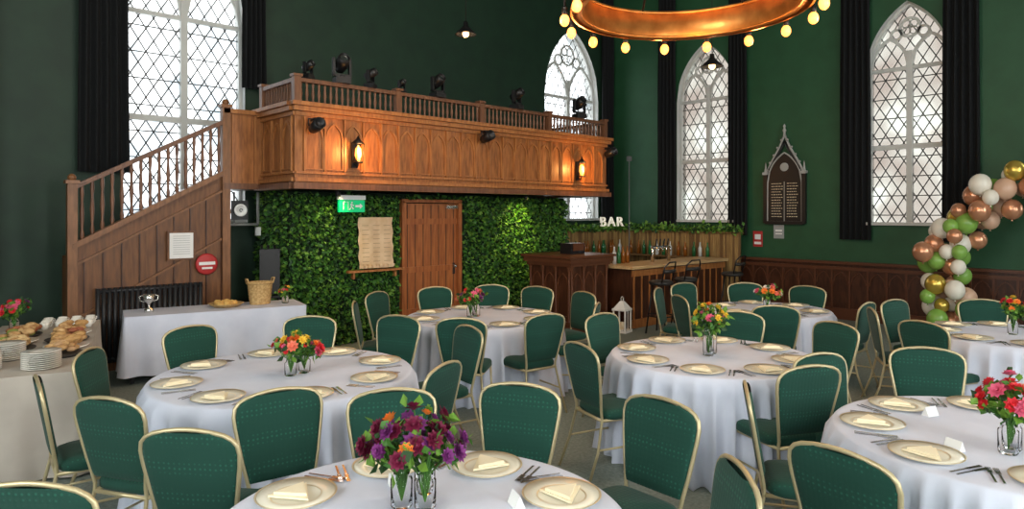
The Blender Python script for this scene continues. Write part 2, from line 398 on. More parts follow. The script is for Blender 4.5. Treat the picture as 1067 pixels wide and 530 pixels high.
# exit sign
b=MB(); b.box((0,0,.0),(.40,.05,.17),0); b.box((0,0,.12),(.42,.07,.06),1); b.tube([(-.12,0,.14),(-.12,0,.19)],.008,2); b.tube([(.12,0,.14),(.12,0,.19)],.008,2)
def q(pts): b.prism([(p[0],p[1]) for p in pts],-.029,-.026,1)
q([(.05,-.015),(.12,-.015),(.12,-.04),(.17,0),(.12,.04),(.12,.015),(.05,.015)])
for (c,d) in (((-.1,.058),(.08,.006)),((-.137,0),(.006,.12)),((-.063,0),(.006,.12))): b.box((c[0],-.028,c[1]),(d[0],.003,d[1]),1)
b.lathe([(0,0),(.013,0),(.013,.003),(0,.003)],(0,0,0),1,10,M=Matrix.Translation((-.005,-.026,.05))@Matrix.Rotation(pi/2,4,'X'))
q([(-.03,.03),(-.005,.035),(-.0,-.005),(-.02,-.01)]); q([(-.02,-.005),(-.005,-.005),(.025,-.035),(.015,-.05)]); q([(-.02,-.01),(-.01,-.01),(-.035,-.055),(-.05,-.05)]); q([(-.005,.03),(.03,.01),(.027,.0),(-.005,.015)])
b.obj('exit_sign',[M_exit,M_wht,M_black],(1.0,.36,1.98))
# seating chart on shelf
b=MB()
def sc(i,j): return ((i-.5)*.58+.01*math.sin(j*20),-.03+.03*(j-.5)+.008*math.sin(i*14),j*.74)
b.grid(sc,16,16,0)
for i in range(3):
    for j in range(9): b.box((-.18+i*.18,-.045+.03*(j/12-.2),.1+j*.065),(.11,.004,.006),1)
for i in range(22): b.leaf((-.28+i*.026,-.05,.07),.07,0,(0,0,-2))
b.obj('seating_chart_scroll',[M_paper,mat('faded_ink',(.32,.22,.13),.8)],(1.47,yi-.12,1.08),norm=False)
b=MB(); b.box((0,0,0),(.95,.16,.03),0); b.box((-.35,.03,-.06),(.03,.08,.1),0); b.box((.35,.03,-.06),(.03,.08,.1),0)
b.obj('wall_shelf',[M_woodl],(1.47,yi-.12,1.045))
for i,x in enumerate((.75,4.35)):
    b=MB(); b.lathe([(0,0),(.035,0),(.04,.07),(.03,.08),(0,.08)],(0,0,-.1),0,12); b.box((0,0,-.015),(.06,.06,.01),0)
    b.obj('downlight',[M_black],(x,.28,2.21))
spot('hedge_spot_a',(.75,.2,2.12),(.75,.65,1.4),16,(1,.85,.35),95); spot('hedge_spot_b',(4.35,.15,2.12),(4.35,.65,1.6),60,(1,.88,.22),85)
# dark bits left of the hedge
b=MB(); b.tube([(-.35,1.5,1.72),(.14,1.5,1.72)],.02,0); b.tube([(.14,1.5,1.72),(.14,1.5,2.18)],.02,0); b.tube([(-.2,1.5,1.72),(-.2,1.5,2.18)],.015,0); b.box((.12,1.45,1.62),(.07,.04,.12),1)
b.obj('lighting_bar',[M_grey,M_wht])
b=MB(); b.lathe([(0,0),(.085,0),(.085,.02),(.06,.022),(.06,.01),(0,.01)],(0,0,0),0,24,M=Matrix.Rotation(pi/2,4,'X')); b.tube([(.02*math.cos(k),-.025,.02*math.sin(k)) for k in range(6)],.006,1); b.box((0,.03,0),(.22,.03,.26),1)
b.obj('round_wall_sign',[M_wht,M_black],(-.28,1.06,1.92))
b=MB()
for x in (-.16,.16): b.tube([(x,0,0),(x*.5,.12,1.45)],.018,0)
b.tube([(0,.3,0),(0,.12,1.45)],.018,0); b.box((0,.03,1.1),(.26,.02,.6),0); b.box((0,.02,.76),(.3,.07,.03),0)
b.obj('display_easel',[M_black],(-.04,.66,0),-.2)
# ---------------------------------------------------------------- lights on balcony
b=MB(); b.box((0,0,.04),(.2,.2,.08),0); b.lathe([(0,.08),(.05,.08),(.05,.11),(0,.11)],(0,0,0),0,12)
for s_ in (-1,1): b.box((s_*.11,0,.22),(.03,.07,.24),0)
b.box((0,0,.11),(.25,.07,.03),0)
Mh=Matrix.Translation((0,0,.27))@Matrix.Rotation(1.1,4,'X')
b.lathe([(0,-.12),(.07,-.12),(.085,-.05),(.085,.06),(.075,.14),(.06,.14),(.055,.11)],(0,0,0),0,14,M=Mh); b.lathe([(0,.115),(.06,.115)],(0,0,0),1,14,M=Mh)
for k in range(6): b.lathe([(.088,-.04+k*.015),(.09,-.037+k*.015),(.088,-.034+k*.015)],(0,0,0),0,14,M=Mh)
me=b.mesh('stage_light',[M_black,M_steel])
for x,sc_,rz in ((.19,.62,.4),(.67,1.0,-.2),(1.11,.7,.6),(1.62,.5,.2),(2.26,.9,0),(3.89,.9,.3),(5.46,1.0,-.3)):
    inst('stage_light',me,(x,.03,3.607),rz,sc=sc_)
b=MB(); Mh=Matrix.Rotation(pi/2-.3,4,'X')
b.lathe([(0,-.1),(.06,-.1),(.075,0),(.08,.12),(.065,.12),(.06,.05),(0,.05)],(0,0,0),0,14,M=Mh); b.tube([(-.095,0,0),(-.095,.02,.09),(.095,.02,.09),(.095,0,0)],.01,0,6); b.box((0,.06,.09),(.04,.12,.04),0)
me=b.mesh('par_can_light',[M_black])
for x,z in ((.2,2.98),(3.06,3.06),(6.1,3.0)): inst('par_can_light',me,(x,-.17,z),0)
# sconces
def sconce(loc):
    e=empty('wall_lantern',loc)
    b=MB(); b.box((0,-.01,-.02),(.08,.02,.34),0); b.tube([(0,0,-.12),(0,-.08,-.19),(0,-.11,-.13)],.012,0)
    for k in range(4):
        q_=k*pi/2+pi/4; b.tube([(.06*math.cos(q_),-.11+.06*math.sin(q_),-.13),(.08*math.cos(q_),-.11+.08*math.sin(q_),.12)],.005,0,6)
    b.lathe([(.095,.12),(.1,.13),(.03,.19),(.01,.23),(0,.23)],(0,-.11,0),0,4); b.lathe([(0,-.13),(.07,-.13),(.06,-.11),(0,-.11)],(0,-.11,0),0,8)
    b.obj('lantern_frame',[M_black],parent=e)
    b=MB(); b.lathe([(.02,-.1),(.045,-.03),(.038,.06),(.0,.11)],(0,-.11,0),0,10); b.obj('bulb',[M_bulb],parent=e)
    plight('lamp',(0,-.24,.02),26,(1,.46,.13),.05,e)
sconce((.82,-.03,2.68)); sconce((5.33,-.03,2.66))
# ---------------------------------------------------------------- chandelier
cx,cy=plan(1.60,6.1); ZC=3.72; e=empty('chandelier',(cx,cy,ZC)); R=1.05; RH=.28
b=MB(); b.lathe([(R-.05,.0),(R,.0),(R,RH),(R-.05,RH),(R-.05,0)],(0,0,0),0,72)
b.lathe([(R+.02,.0),(R+.02,.025),(R-.09,.025),(R-.09,0),(R+.02,0)],(0,0,0),0,72); b.lathe([(R+.012,RH-.02),(R+.012,RH+.01),(R-.06,RH+.01),(R-.06,RH-.02),(R+.012,RH-.02)],(0,0,0),0,72)
for k in range(6):
    q_=k*pi/3; b.tube([((R-.03)*math.cos(q_),(R-.03)*math.sin(q_),RH-.04),(.03*math.cos(q_),.03*math.sin(q_),2.2)],.012,1,6)
b.tube([(0,0,2.15),(0,0,H-ZC)],.02,1); b.lathe([(0,.0),(.1,0),(.1,-.06),(0,-.1)],(0,0,H-ZC),1,12)
NB=16
for k in range(NB):
    q_=2*pi*k/NB; x,y=(R+.07)*math.cos(q_),(R+.07)*math.sin(q_)
    b.tube([(R*math.cos(q_),R*math.sin(q_),.12),(x,y,.12),(x,y,.03)],.012,1,6); b.lathe([(0,.04),(.026,.04),(.026,-.02),(.02,-.03)],(x,y,0),1,10)
b.obj('hoop',[M_copper,M_black],parent=e)
b=MB()
for k in range(NB):
    q_=2*pi*k/NB; b.sphere(((R+.07)*math.cos(q_),(R+.07)*math.sin(q_),-.08),.045,0,12,8,(1,1,1.25))
b.obj('bulbs',[M_bulb],parent=e)
for k in range(NB//2):
    q_=2*pi/NB*2*k; plight('glow_%d'%k,((R+.24)*math.cos(q_),(R+.24)*math.sin(q_),-.1),11,(1,.48,.15),.06,e)
for k in range(3):
    q_=2*pi/3*k+.5; plight('inner_glow_%d'%k,((R-.35)*math.cos(q_),(R-.35)*math.sin(q_),.1),6,(1,.45,.12),.06,e)
def pendant(loc,s_):
    e=empty('pendant_lamp',loc); b=MB()
    b.lathe([(.0,.16),(.03,.16),(.035,.10),(.06,.08),(.14,0),(.145,-.01),(.13,0),(.05,.075),(0,.08)],(0,0,0),0,24); b.tube([(0,0,.15),(0,0,H-loc[2])],.006,0,6)
    b.obj('shade',[M_black],parent=e); b=MB(); b.sphere((0,0,.0),.045,0); b.obj('bulb',[M_bulb2],parent=e)
    plight('lamp',(0,0,-.1),6,(1,.75,.45),.04,e)
x,y=plan(-.62,9); pendant((x,y,4.28),1)
x,y=plan(2.68,9.0); pendant((x,y,3.85),1)
# ---------------------------------------------------------------- bar
b=MB()
def slat(x,y): b.box((x,y,.77),(.034,.034,1.46),random.choice((0,0,1)))
k=6.32
while k<8.2: slat(k,1.2); k+=.04
k=1.2
while k>-1.66: slat(8.2,k); k-=.04
b.box((7.26,1.2,.04),(1.92,.06,.08),1); b.box((8.2,-.23,.04),(.06,2.9,.08),1)
b.box((7.26,1.22,1.5),(1.94,.12,.03),1); b.box((8.2,-.23,1.5),(.12,2.92,.03),1)
b.box((7.2,1.05,1.0),(1.7,.28,.03),1); b.box((8.03,-.2,1.0),(.28,2.2,.03),1)
b.obj('bar_slat_screen',[M_bamboo,mat('bamboo_dark',(.16,.09,.035),.5)])
b=MB()
for k in range(1700):
    if random.random()<.4: p=(random.uniform(6.3,8.2),1.2+random.uniform(-.08,.08),1.53+abs(random.gauss(0,.045)))
    else: p=(8.2+random.uniform(-.08,.08),random.uniform(-1.7,1.2),1.53+abs(random.gauss(0,.045)))
    b.leaf(p,random.uniform(.06,.12),random.choice((0,1,1,2)))
b.obj('garland_greenery',[M_leaf1,M_leaf2,M_leaf3],norm=False)
t=bpy.data.curves.new('bar_letters','FONT'); t.body='BAR'; t.size=.29; t.extrude=.025; t.space_character=1.25; t.materials.append(mat('marquee_white',(.8,.75,.65),.4,emit=.35,ecol=(1,.9,.7)))
o=bpy.data.objects.new('bar_letters',t); S.collection.objects.link(o); o.location=(7.36,1.12,1.6); o.rotation_euler=(pi/2,0,-.3)
b=MB(); b.box((6.45,-1.2,1.0),(3.0,.7,.05),0); b.box((6.5,-1.2,.49),(2.9,.5,.97),1)
for i in range(14): b.box((5.1+i*.213,-1.46,.52),(.02,.02,.85),2)
b.box((6.5,-1.46,.9),(2.9,.03,.1),2); b.box((6.5,-1.46,.08),(2.9,.03,.14),2)
b.obj('bar_counter',[M_tan,M_woodd,M_woodl])
b=MB(); b.tube([(-.25,0,0),(-.25,0,.25),(.25,0,.25),(.25,0,0)],.03,0)
for x in (-.18,-.06,.06,.18): b.tube([(x,0,.25),(x,-.08,.24),(x,-.09,.18)],.012,0); b.tube([(x,-.02,.27),(x,-.04,.40)],.014,1)
b.obj('beer_tap_font',[M_steel,M_black],(6.3,-1.15,1.027))
Mb=[mat('bottle_green',(.02,.12,.04),.1),mat('bottle_amber',(.22,.07,.01),.1),mat('bottle_clear',(.5,.52,.5),.1)]
b=MB()
def bottle(x,y,z,mi): b.lathe([(0,0),(.036,0),(.037,.17),(.015,.22),(.013,.29),(0,.29)],(x,y,z),mi,10)
for i in range(11): bottle(6.5+i*.14,1.05+random.uniform(-.05,.05),1.017,random.randrange(3))
for i in range(12): bottle(8.03+random.uniform(-.05,.05),.8-i*.17,1.017,random.randrange(3))
for i in range(4): bottle(5.2+i*.12,-.98,1.027,random.randrange(3))
b.obj('spirit_bottles',Mb)
b=MB(); px,py=4.36,-.7
b.box((px,py,.06),(1.0,1.0,.12),1); b.box((px,py,.6),(.86,.86,1.0),0)
b.box((px,py,.16),(.94,.94,.08),1); b.box((px,py,1.08),(.96,.96,.06),1); b.box((px,py,1.14),(1.04,1.04,.07),1); b.box((px,py,1.2),(1.1,1.1,.04),1)
for s_,M in ((0,Matrix.Translation((px,py-.44,0))),(1,Matrix.Translation((px-.44,py,0))@Matrix.Rotation(-pi/2,4,'Z'))):
    for c in (-.28,0,.28):
        ww=.22; pts=[(c-ww/2,0,.28)]+[(c+ww/2*t_,0,.75+archz(ww/2*t_,ww,0)) for t_ in [k/5-1 for k in range(11)]]+[(c+ww/2,0,.28)]
        b.tube(pts,.014,1,4,closed=True,sm=False,M=M)
    for c in (-.42,-.14,.14,.42): b.lathe([(.03,.2),(.02,.25),(.02,.95),(.03,1.02),(.04,1.05)],(c,-.01,0),1,8,M=M)
b.box((px+.1,py,1.3),(.34,.24,.18),2); b.box((px+.1,py-.13,1.33),(.26,.01,.12),1)
b.obj('till_pulpit',[M_woodd,mat('walnut_edge',(.10,.036,.016),.35),M_black])
b=MB(); b.box((0,0,.02),(.24,.24,.04),0); b.box((0,0,.36),(.24,.24,.03),0)
for sx in (-1,1):
    for sy in (-1,1): b.box((sx*.1,sy*.1,.19),(.022,.022,.32),0)
b.box((0,0,.43),(.22,.22,.12),0,taper=.25); b.tube([(.04*math.cos(k*pi/6),0,.52+.04*math.sin(k*pi/6)) for k in range(12)],.006,0,6,closed=True); b.lathe([(0,.04),(.035,.04),(.035,.16),(0,.16)],(0,0,0),1,12)
b.box((0,-.1,.19),(.012,.012,.32),0); b.box((-.1,0,.19),(.012,.012,.32),0)
b.obj('candle_lantern',[M_wht,M_nap],(4.74,-1.5,0),.2)
b=MB(); b.lathe([(0,.76),(.17,.76),(.19,.78),(.19,.81),(.16,.83),(0,.835)],(0,0,0),1,20)
for k in range(4):
    q_=k*pi/2+pi/4; b.tube([(.24*math.cos(q_),.24*math.sin(q_),0),(.13*math.cos(q_),.13*math.sin(q_),.77)],.013,0,8)
b.tube([(.205*math.cos(k*pi/10),.205*math.sin(k*pi/10),.28) for k in range(20)],.01,0,6,closed=True)
b.tube([(-.16,-.1,.8),(-.17,-.16,1.05),(-.1,-.2,1.12),(.1,-.2,1.12),(.17,-.16,1.05),(.16,-.1,.8)],.012,0,8); b.tube([(-.17,-.15,.98),(0,-.2,.98),(.17,-.15,.98)],.03,1,6)
me=b.mesh('bar_stool',[M_black,mat('stool_seat',(.02,.018,.016),.5)])
for x,rz in ((5.1,.1),(5.8,-.1),(7.3,.05)): inst('bar_stool',me,(x,-1.98,0),rz)
b=MB(); b.tube([(0,0,0),(0,0,3.0)],.011,0); b.lathe([(0,0),(.2,0),(.2,.02),(.02,.04),(0,.04)],(0,0,0),0,16); b.box((0,0,3.03),(.09,.07,.1),0); b.obj('microphone_stand',[mat('stand_grey',(.12,.12,.12),.5)],(7.7,.6,0))
# ---------------------------------------------------------------- memorial board
b=MB(); ww=.66
pts=[(-.33,1.72)]+[(.33*t_,2.45+archz(.33*t_,ww,0)) for t_ in [k/8-1 for k in range(17)]]+[(.33,1.72)]
b.prism(pts,-.05,-.01,0)
b.tube([(p[0],-.05,p[1]) for p in pts],.016,1,6,closed=True)
for s_ in (-1,1):
    b.box((s_*.37,-.04,2.15),(.07,.07,.92),0); b.box((s_*.37,-.045,2.64),(.10,.08,.05),1); b.lathe([(.03,0),(.012,.15),(0,.2)],(s_*.37,-.04,2.66),1,8)
    b.tube([(s_*.38,-.04,2.6),(s_*.24,-.04,2.88),(s_*.1,-.04,3.12),(0,-.04,3.36)],.022,1,6)
    b.tube([(s_*.30,-.035,2.7),(s_*.2,-.035,2.88),(s_*.08,-.035,3.08),(0,-.035,3.24)],.03,0,6)
    for k in range(5): b.sphere((s_*(.36-.075*k),-.045,2.70+.14*k),.024,1,8,5)
b.box((0,-.045,1.70),(.74,.08,.06),0)
b.lathe([(.03,0),(.02,.08),(.037,.12),(.015,.17),(.03,.2),(0,.25)],(0,-.045,3.32),1,8)
b.box((0,-.055,2.1),(.010,.01,.75),1)
b.lathe([(0,0),(.08,0),(.08,.01),(.065,.012),(0,.012)],(0,0,0),1,20,M=Matrix.Translation((0,-.05,2.75))@Matrix.Rotation(pi/2,4,'X'))
for s_ in (-.15,.15):
    for r_ in range(13):
        x=s_-.1
        while x<s_+.09:
            l=random.uniform(.015,.045); b.box((x+l/2,-.053,2.44-r_*.052),(l,.003,.010),2); x+=l+.014
b.obj('memorial_board',[M_black,M_grey,M_nap],(XR-.01,-2.33,0),-pi/2)
b=MB(); b.box((0,-.01,0),(.2,.01,.26),0); b.box((0,-.016,.02),(.13,.004,.03),1); b.box((0,-.016,-.04),(.13,.004,.02),1); b.obj('wall_notice',[mat('notice_grey',(.3,.32,.32),.6),M_wht],(XR,-2.2,1.53),-pi/2)
b=MB(); b.box((0,-.01,0),(.19,.012,.3),0); b.box((0,-.018,.04),(.12,.004,.1),1); b.box((0,-.018,-.08),(.14,.004,.05),1); b.obj('fire_notice',[M_red,M_wht],(XR,-1.78,1.38),-pi/2)
b=MB(); b.box((0,-.022,0),(.09,.04,.14),0); b.box((0,-.045,.02),(.05,.01,.04),1); b.obj('thermostat',[M_wht,M_grey],(XR,-1.4,2.75),-pi/2)
# ---------------------------------------------------------------- balloons
Mbal=[mat('balloon_white',(.80,.76,.66),.25),mat('balloon_rose_gold',(.62,.30,.17),.2,metal=.5),mat('balloon_sage',(.22,.42,.08),.25),mat('balloon_gold',(.58,.42,.08),.18,metal=.6),mat('balloon_blush',(.62,.40,.28),.25)]
path=[(-5.42,.15),(-5.34,.4),(-5.22,.7),(-5.16,1.0),(-5.2,1.3),(-5.3,1.55),(-5.47,1.8),(-5.7,2.0),(-5.95,2.16),(-6.25,2.3),(-6.6,2.42),(-7.0,2.45),(-7.5,2.4)]
b=MB(); put=[]
for i in range(len(path)-1):
    for k in range(60):
        t_=random.random(); y=path[i][0]*(1-t_)+path[i+1][0]*t_; z=path[i][1]*(1-t_)+path[i+1][1]*t_
        r=random.choice((.15,.14,.13,.12,.10)) 
        c=Vector((7.6+random.uniform(-.26,.22),y+random.uniform(-.24,.24),max(z+random.uniform(-.22,.22),r*1.15+.01)))
        if any((c-p).length<(r+pr)*.80 for p,pr in put): continue
        put.append((c,r)); mi=random.choice((0,0,1,2,2,3,4,1,3,4))
        b.sphere(c,r,mi,16,10,(1,1,1.1)); b.lathe([(.004,0),(.014,-.02),(0,-.02)],(c[0],c[1],c[2]-r*1.09),mi,6)
b.obj('balloon_garland',Mbal)
# ---------------------------------------------------------------- chair
b=MB()
OUT=[(.46,.168),(.52,.178),(.60,.195),(.70,.212),(.78,.225),(.835,.230),(.875,.222),(.90,.20),(.918,.165),(.93,.11),(.938,.05),(.94,0)]
yb=lambda z:-(z-.45)*.17
def hwf(z):
    for (a,c),(d,e_) in zip(OUT,OUT[1:]):
        if a<=z<=d: return c+(e_-c)*(z-a)/(d-a)
    return .0
Lp=[(-.205,-.13,0),(-.195,-.05,.2),(-.172,.0,.42)]+[(-w_,yb(z_),z_) for z_,w_ in OUT]
Rp=[(-p[0],p[1],p[2]) for p in Lp[::-1][1:]]
b.tube(Lp+Rp,.0105,0,8)
def bp(i,j):
    z=.50+j*.428; h=hwf(z)-.006; q_=2*pi*i; s_=math.sin(q_); c=math.cos(q_)
    return (h*math.copysign(abs(c)**.6,c), yb(z)+.004+.02*math.copysign(abs(s_)**.5,s_)*(1 if j>0.02 else .4), z)
b.grid(bp,24,16,1,cu=True)
prof=[(0,.415),(.93,.415),(1,.43),(1.0,.46),(.96,.478),(.8,.492),(0,.50)]
def seat(i,j):
    k=j*(len(prof)-1); s_,z=prof[min(int(round(k)),len(prof)-1)]
    q_=2*pi*i; c,sn=math.cos(q_),math.sin(q_)
    x=math.copysign(abs(c)**.35,c)*.215*s_; y=math.copysign(abs(sn)**.35,sn)*.215*s_
    x*=1+.06*(y/.215)
    return (x,.225+y,z)
b.grid(seat,36,len(prof)-1,1,cu=True)
for s_ in (-1,1):
    b.tube([(s_*.215,.44,0),(s_*.20,.41,.42)],.0115,0,8); b.tube([(s_*.172,0,.415),(s_*.205,.41,.415)],.012,0,6)
    b.tube([(s_*.193,-.04,.22),(s_*.207,.425,.22)],.008,0,6)
b.tube([(-.205,.41,.41),(.205,.41,.41)],.012,0,6); b.tube([(-.172,0,.415),(.172,0,.415)],.012,0,6); b.tube([(-.2,.43,.25),(.2,.43,.25)],.008,0,6)
chair=b.mesh('dining_chair',[M_gold,M_fab])
# ---------------------------------------------------------------- tables: plan a,b,r
T={1:(-.33,2.45,.76),2:(-1.60,4.75,.88),3:(1.59,5.35,.79),4:(-.32,7.35,.84),5:(3.0,7.9,.70),6:(2.49,3.36,.80),7:(4.66,6.25,.75)}
def tablecloth(r,seed):
    b=MB(); rnd=random.Random(seed); k1=rnd.randint(17,21); p1=rnd.random()*6; p2=rnd.random()*6; N=288
    rows=[(0,.752),(r*.5,.752),(r*.97,.752),(r-.004,.751),(r+.004,.744)]
    vs=[];fs=[]
    def rad(th,t_):
        a=.03*min(1,t_*5)+.12*t_
        w_=math.sin(k1*th/1+p1+1.2*math.sin(3*th+p2)); w_=1-2*abs(w_)**.8
        return r+.032+.055*t_+a*(w_*.42+.2*math.sin((k1+6)*th+p2)*t_)
    L=[]
    for rr,z in rows: L.append([(rr*math.cos(2*pi*k/N),rr*math.sin(2*pi*k/N),z) for k in range(N)])
    for j in range(1,15):
        t_=j/14; z=.744-t_*.738
        L.append([(rad(2*pi*k/N,t_)*math.cos(2*pi*k/N),rad(2*pi*k/N,t_)*math.sin(2*pi*k/N),z) for k in range(N)])
    for row in L: vs+=row
    for j in range(len(L)-1):
        for k in range(N): fs.append((j*N+k,j*N+(k+1)%N,(j+1)*N+(k+1)%N,(j+1)*N+k))
    b.add(vs,fs,0,True); b.lathe([(0,.735),(r-.01,.735)],(0,0,0),1,32); b.lathe([(0,0),(.25,0),(.04,.08),(.04,.73),(0,.73)],(0,0,0),1,12)
    return b
b=MB(); b.lathe([(0,0),(.085,0),(.095,.004),(.155,.014),(.155,.017),(.096,.009),(.085,.006),(0,.006)],(0,0,0),0,36)
b.lathe([(.152,.0152),(.158,.0165),(.158,.0192),(.151,.0175)],(0,0,0),1,36); b.lathe([(.094,.0088),(.097,.0103),(.100,.0103)],(0,0,0),1,36)
plate=b.mesh('dinner_plate',[M_plate,M_rim])
b=MB(); b.flat([(-.085,-.05),(.085,-.065),(.01,.09)],0,.008,0); b.flat([(-.065,-.042),(.07,-.05),(.0,.065)],.008,.02,0)
napkin=b.mesh('folded_napkin',[M_nap])
b=MB()
def cut(x,kind):
    b.box((x,-.04,.003),(.009,.11,.003),0)
    if kind=='f':
        b.box((x,.035,.003),(.02,.03,.003),0)
        for k in range(4): b.box((x-.0085+k*.0057,.07,.003),(.0028,.045,.003),0)
    else: b.box((x,.055,.003),(.016,.09,.002),0)
cut(-.185,'f'); cut(-.215,'f'); cut(.185,'k'); cut(.215,'k')
cutl=b.mesh('cutlery_set',[M_steel])
b=MB(); b.prism([(-.022,0),(.022,0),(0,.05)],-.04,.04,0,Matrix.Rotation(pi/2,4,'Z')); card=b.mesh('place_card',[M_wht])
def bloom(b,c,r,mi,d):
    d=Vector(d).normalized(); a=d.cross(Vector((.3,.5,.8))).normalized(); w_=d.cross(a)
    for (n,tilt,ln,off) in ((9,.15,1,0),(8,.6,.85,.3),(6,1.0,.65,.1)):
        for k in range(n):
            q_=2*pi*k/n+off; o=(a*math.cos(q_)+w_*math.sin(q_)); s_=(-a*math.sin(q_)+w_*math.cos(q_))
            dr=(o*math.cos(tilt)+d*math.sin(tilt)); p0=Vector(c); wd=r*.3
            b.add([p0,p0+dr*r*ln*.6+s_*wd+d*r*.08,p0+dr*r*ln+d*r*.05,p0+dr*r*ln*.6-s_*wd+d*r*.08],[(0,1,2,3)],mi)
    b.sphere(tuple(Vector(c)+d*r*.15),r*.25,mi,6,4)
def bouquet(name,loc,W,Ht,cols,n,jars=((0,0),),seed=1,leafy=9):
    random.seed(seed); b=MB(); mats=[M_glass,M_leaf1,M_leaf2,M_leaf3]+[FL[c] for c in cols]
    jh=Ht*.38
    for jx,jy in jars: b.lathe([(0,0),(.035,0),(.042,.01),(.042,jh*.8),(.03,jh*.9),(.032,jh),(.029,jh),(.039,jh*.78),(.038,.012),(0,.008)],(jx,jy,0),0,20)
    for k in range(n):
        q_=random.uniform(0,2*pi); rr=math.sqrt(random.random()); jx,jy=random.choice(jars)
        tip=(W/2*rr*math.cos(q_)+jx*.4,W/2*rr*math.sin(q_)+jy*.4,jh+(Ht-jh)*(1-.55*rr*rr)*random.uniform(.55,1))
        b.tube([(jx,jy,.02),(jx+.2*(tip[0]-jx),jy+.2*(tip[1]-jy),jh),tip],.003,1,4)
        bloom(b,tip,random.uniform(.022,.045)*(W/.3)**.5,4+random.randrange(len(cols)),(tip[0]*2,tip[1]*2,.12+random.uniform(-.03,.08)))
        for _ in range(leafy):
            f=random.uniform(.5,1.05); p=(jx+(tip[0]-jx)*f+random.uniform(-.03,.03),jy+(tip[1]-jy)*f+random.uniform(-.03,.03),jh*.7+(tip[2]-jh*.7)*f)
            b.leaf(p,random.uniform(.03,.07),random.choice((1,2,2,3)))
    b.obj(name,mats,loc,norm=False)
    random.seed(seed+50)
FLW={1:(.40,.36,['burg','purp','burg','purp','burg','burg','orange'],48,((-.06,0),(.07,.03),(.0,-.07)),(-.38,2.62)),
 2:(.34,.29,['red','orange','pink','coral','red','yellow'],30,((-.05,0),(.06,.02)),(-1.5,4.7)),
 3:(.30,.44,['yellow','yellow','orange','yellow','pink'],18,((-.05,0),(.05,.03)),None),
 4:(.30,.34,['pink','purp','red','coral'],24,((0,0),(.08,0)),(-.45,7.3)),
 5:(.30,.30,['orange','pink','coral','white'],20,((0,0),),None),
 6:(.30,.36,['pink','red','coral','red','pink'],30,((0,0),(-.07,0)),(2.38,3.2)),
 7:(.26,.36,['orange','yellow','red'],20,((0,0),),None)}
for k,(a,d,r) in T.items():
    x,y=plan(a,d); tablecloth(r,k).obj('round_table',[M_cloth,M_woodd],(x,y,0),k*.7)
    n=8 if k!=5 else 6
    for i in range(n):
        q_=2*pi*(i+.5)/n-math.radians(43)+(.12 if k==2 else 0); rr=r-.19
        p=(x+rr*math.cos(q_),y+rr*math.sin(q_)); rz=q_+pi/2+random.uniform(-.08,.08)
        inst('dinner_plate',plate,(p[0],p[1],.754),rz); inst('folded_napkin',napkin,(p[0],p[1],.765),rz+random.uniform(-.6,.6)); inst('cutlery_set',cutl,(p[0],p[1],.754),rz)
        if (k in (1,6)) and i%2==0:
            inst('place_card',card,(x+(r-.385)*math.cos(q_),y+(r-.385)*math.sin(q_),.754),rz)
    W_,Ht,cols,nb,jars,pos=FLW[k]
    bx,by=plan(*pos) if pos else (x,y)
    bouquet('flower_arrangement',(bx,by,.754),W_,Ht,cols,nb,jars,seed=k*11,leafy=20 if k==3 else 7)
random.seed(99)
CH=[(-1.67,2.42,(-1.6,4.2)),(-1.40,3.0,(-1.3,4.6)),(-1.2,3.52,1),(-.62,3.5,1),(-2.04,3.5,2),(.02,3.63,1),(.70,3.36,1),
(.70,4.95,3),(.70,7.07,4),(.22,6.42,4),(-.45,6.1,4),(-.42,5.55,2),(-.52,4.25,2),(-1.07,6.1,2),
(-1.55,8.0,4),(-1.6,7.15,4),(-.95,8.5,4),(-.27,8.75,4),(.29,8.55,4),(.80,8.0,4),
(-2.62,5.55,2),(-1.83,6.05,2),(-2.85,4.65,2),(-2.66,3.9,2),
(.92,6.2,3),(1.9,8.4,5),(2.35,9.0,5),(2.07,7.7,5),(2.13,6.35,3),(2.72,6.95,5),(2.72,5.75,3),(3.62,7.2,5),(3.14,9.0,5),(3.75,8.6,5),
(2.1,4.38,6),(1.82,4.22,3),(1.36,3.66,6),(.76,2.5,1),(1.37,2.72,6),(2.87,4.62,6),(3.72,5.9,7),(4.2,7.2,7),(5.1,7.25,7),(3.75,6.6,7)]
for a,d,t_ in CH:
    if isinstance(t_,int): ta,tb=T[t_][0],T[t_][1]
    else: ta,tb=t_
    x,y=plan(a,d); tx,ty=plan(ta,tb)
    if isinstance(t_,int):
        dist=math.hypot(tx-x,ty-y); need=T[t_][2]+.34
        if dist<need: x,y=tx+(x-tx)*need/dist,ty+(y-ty)*need/dist
    inst('dining_chair',chair,(x,y,0),math.atan2(-(tx-x),ty-y)+random.uniform(-.08,.08))
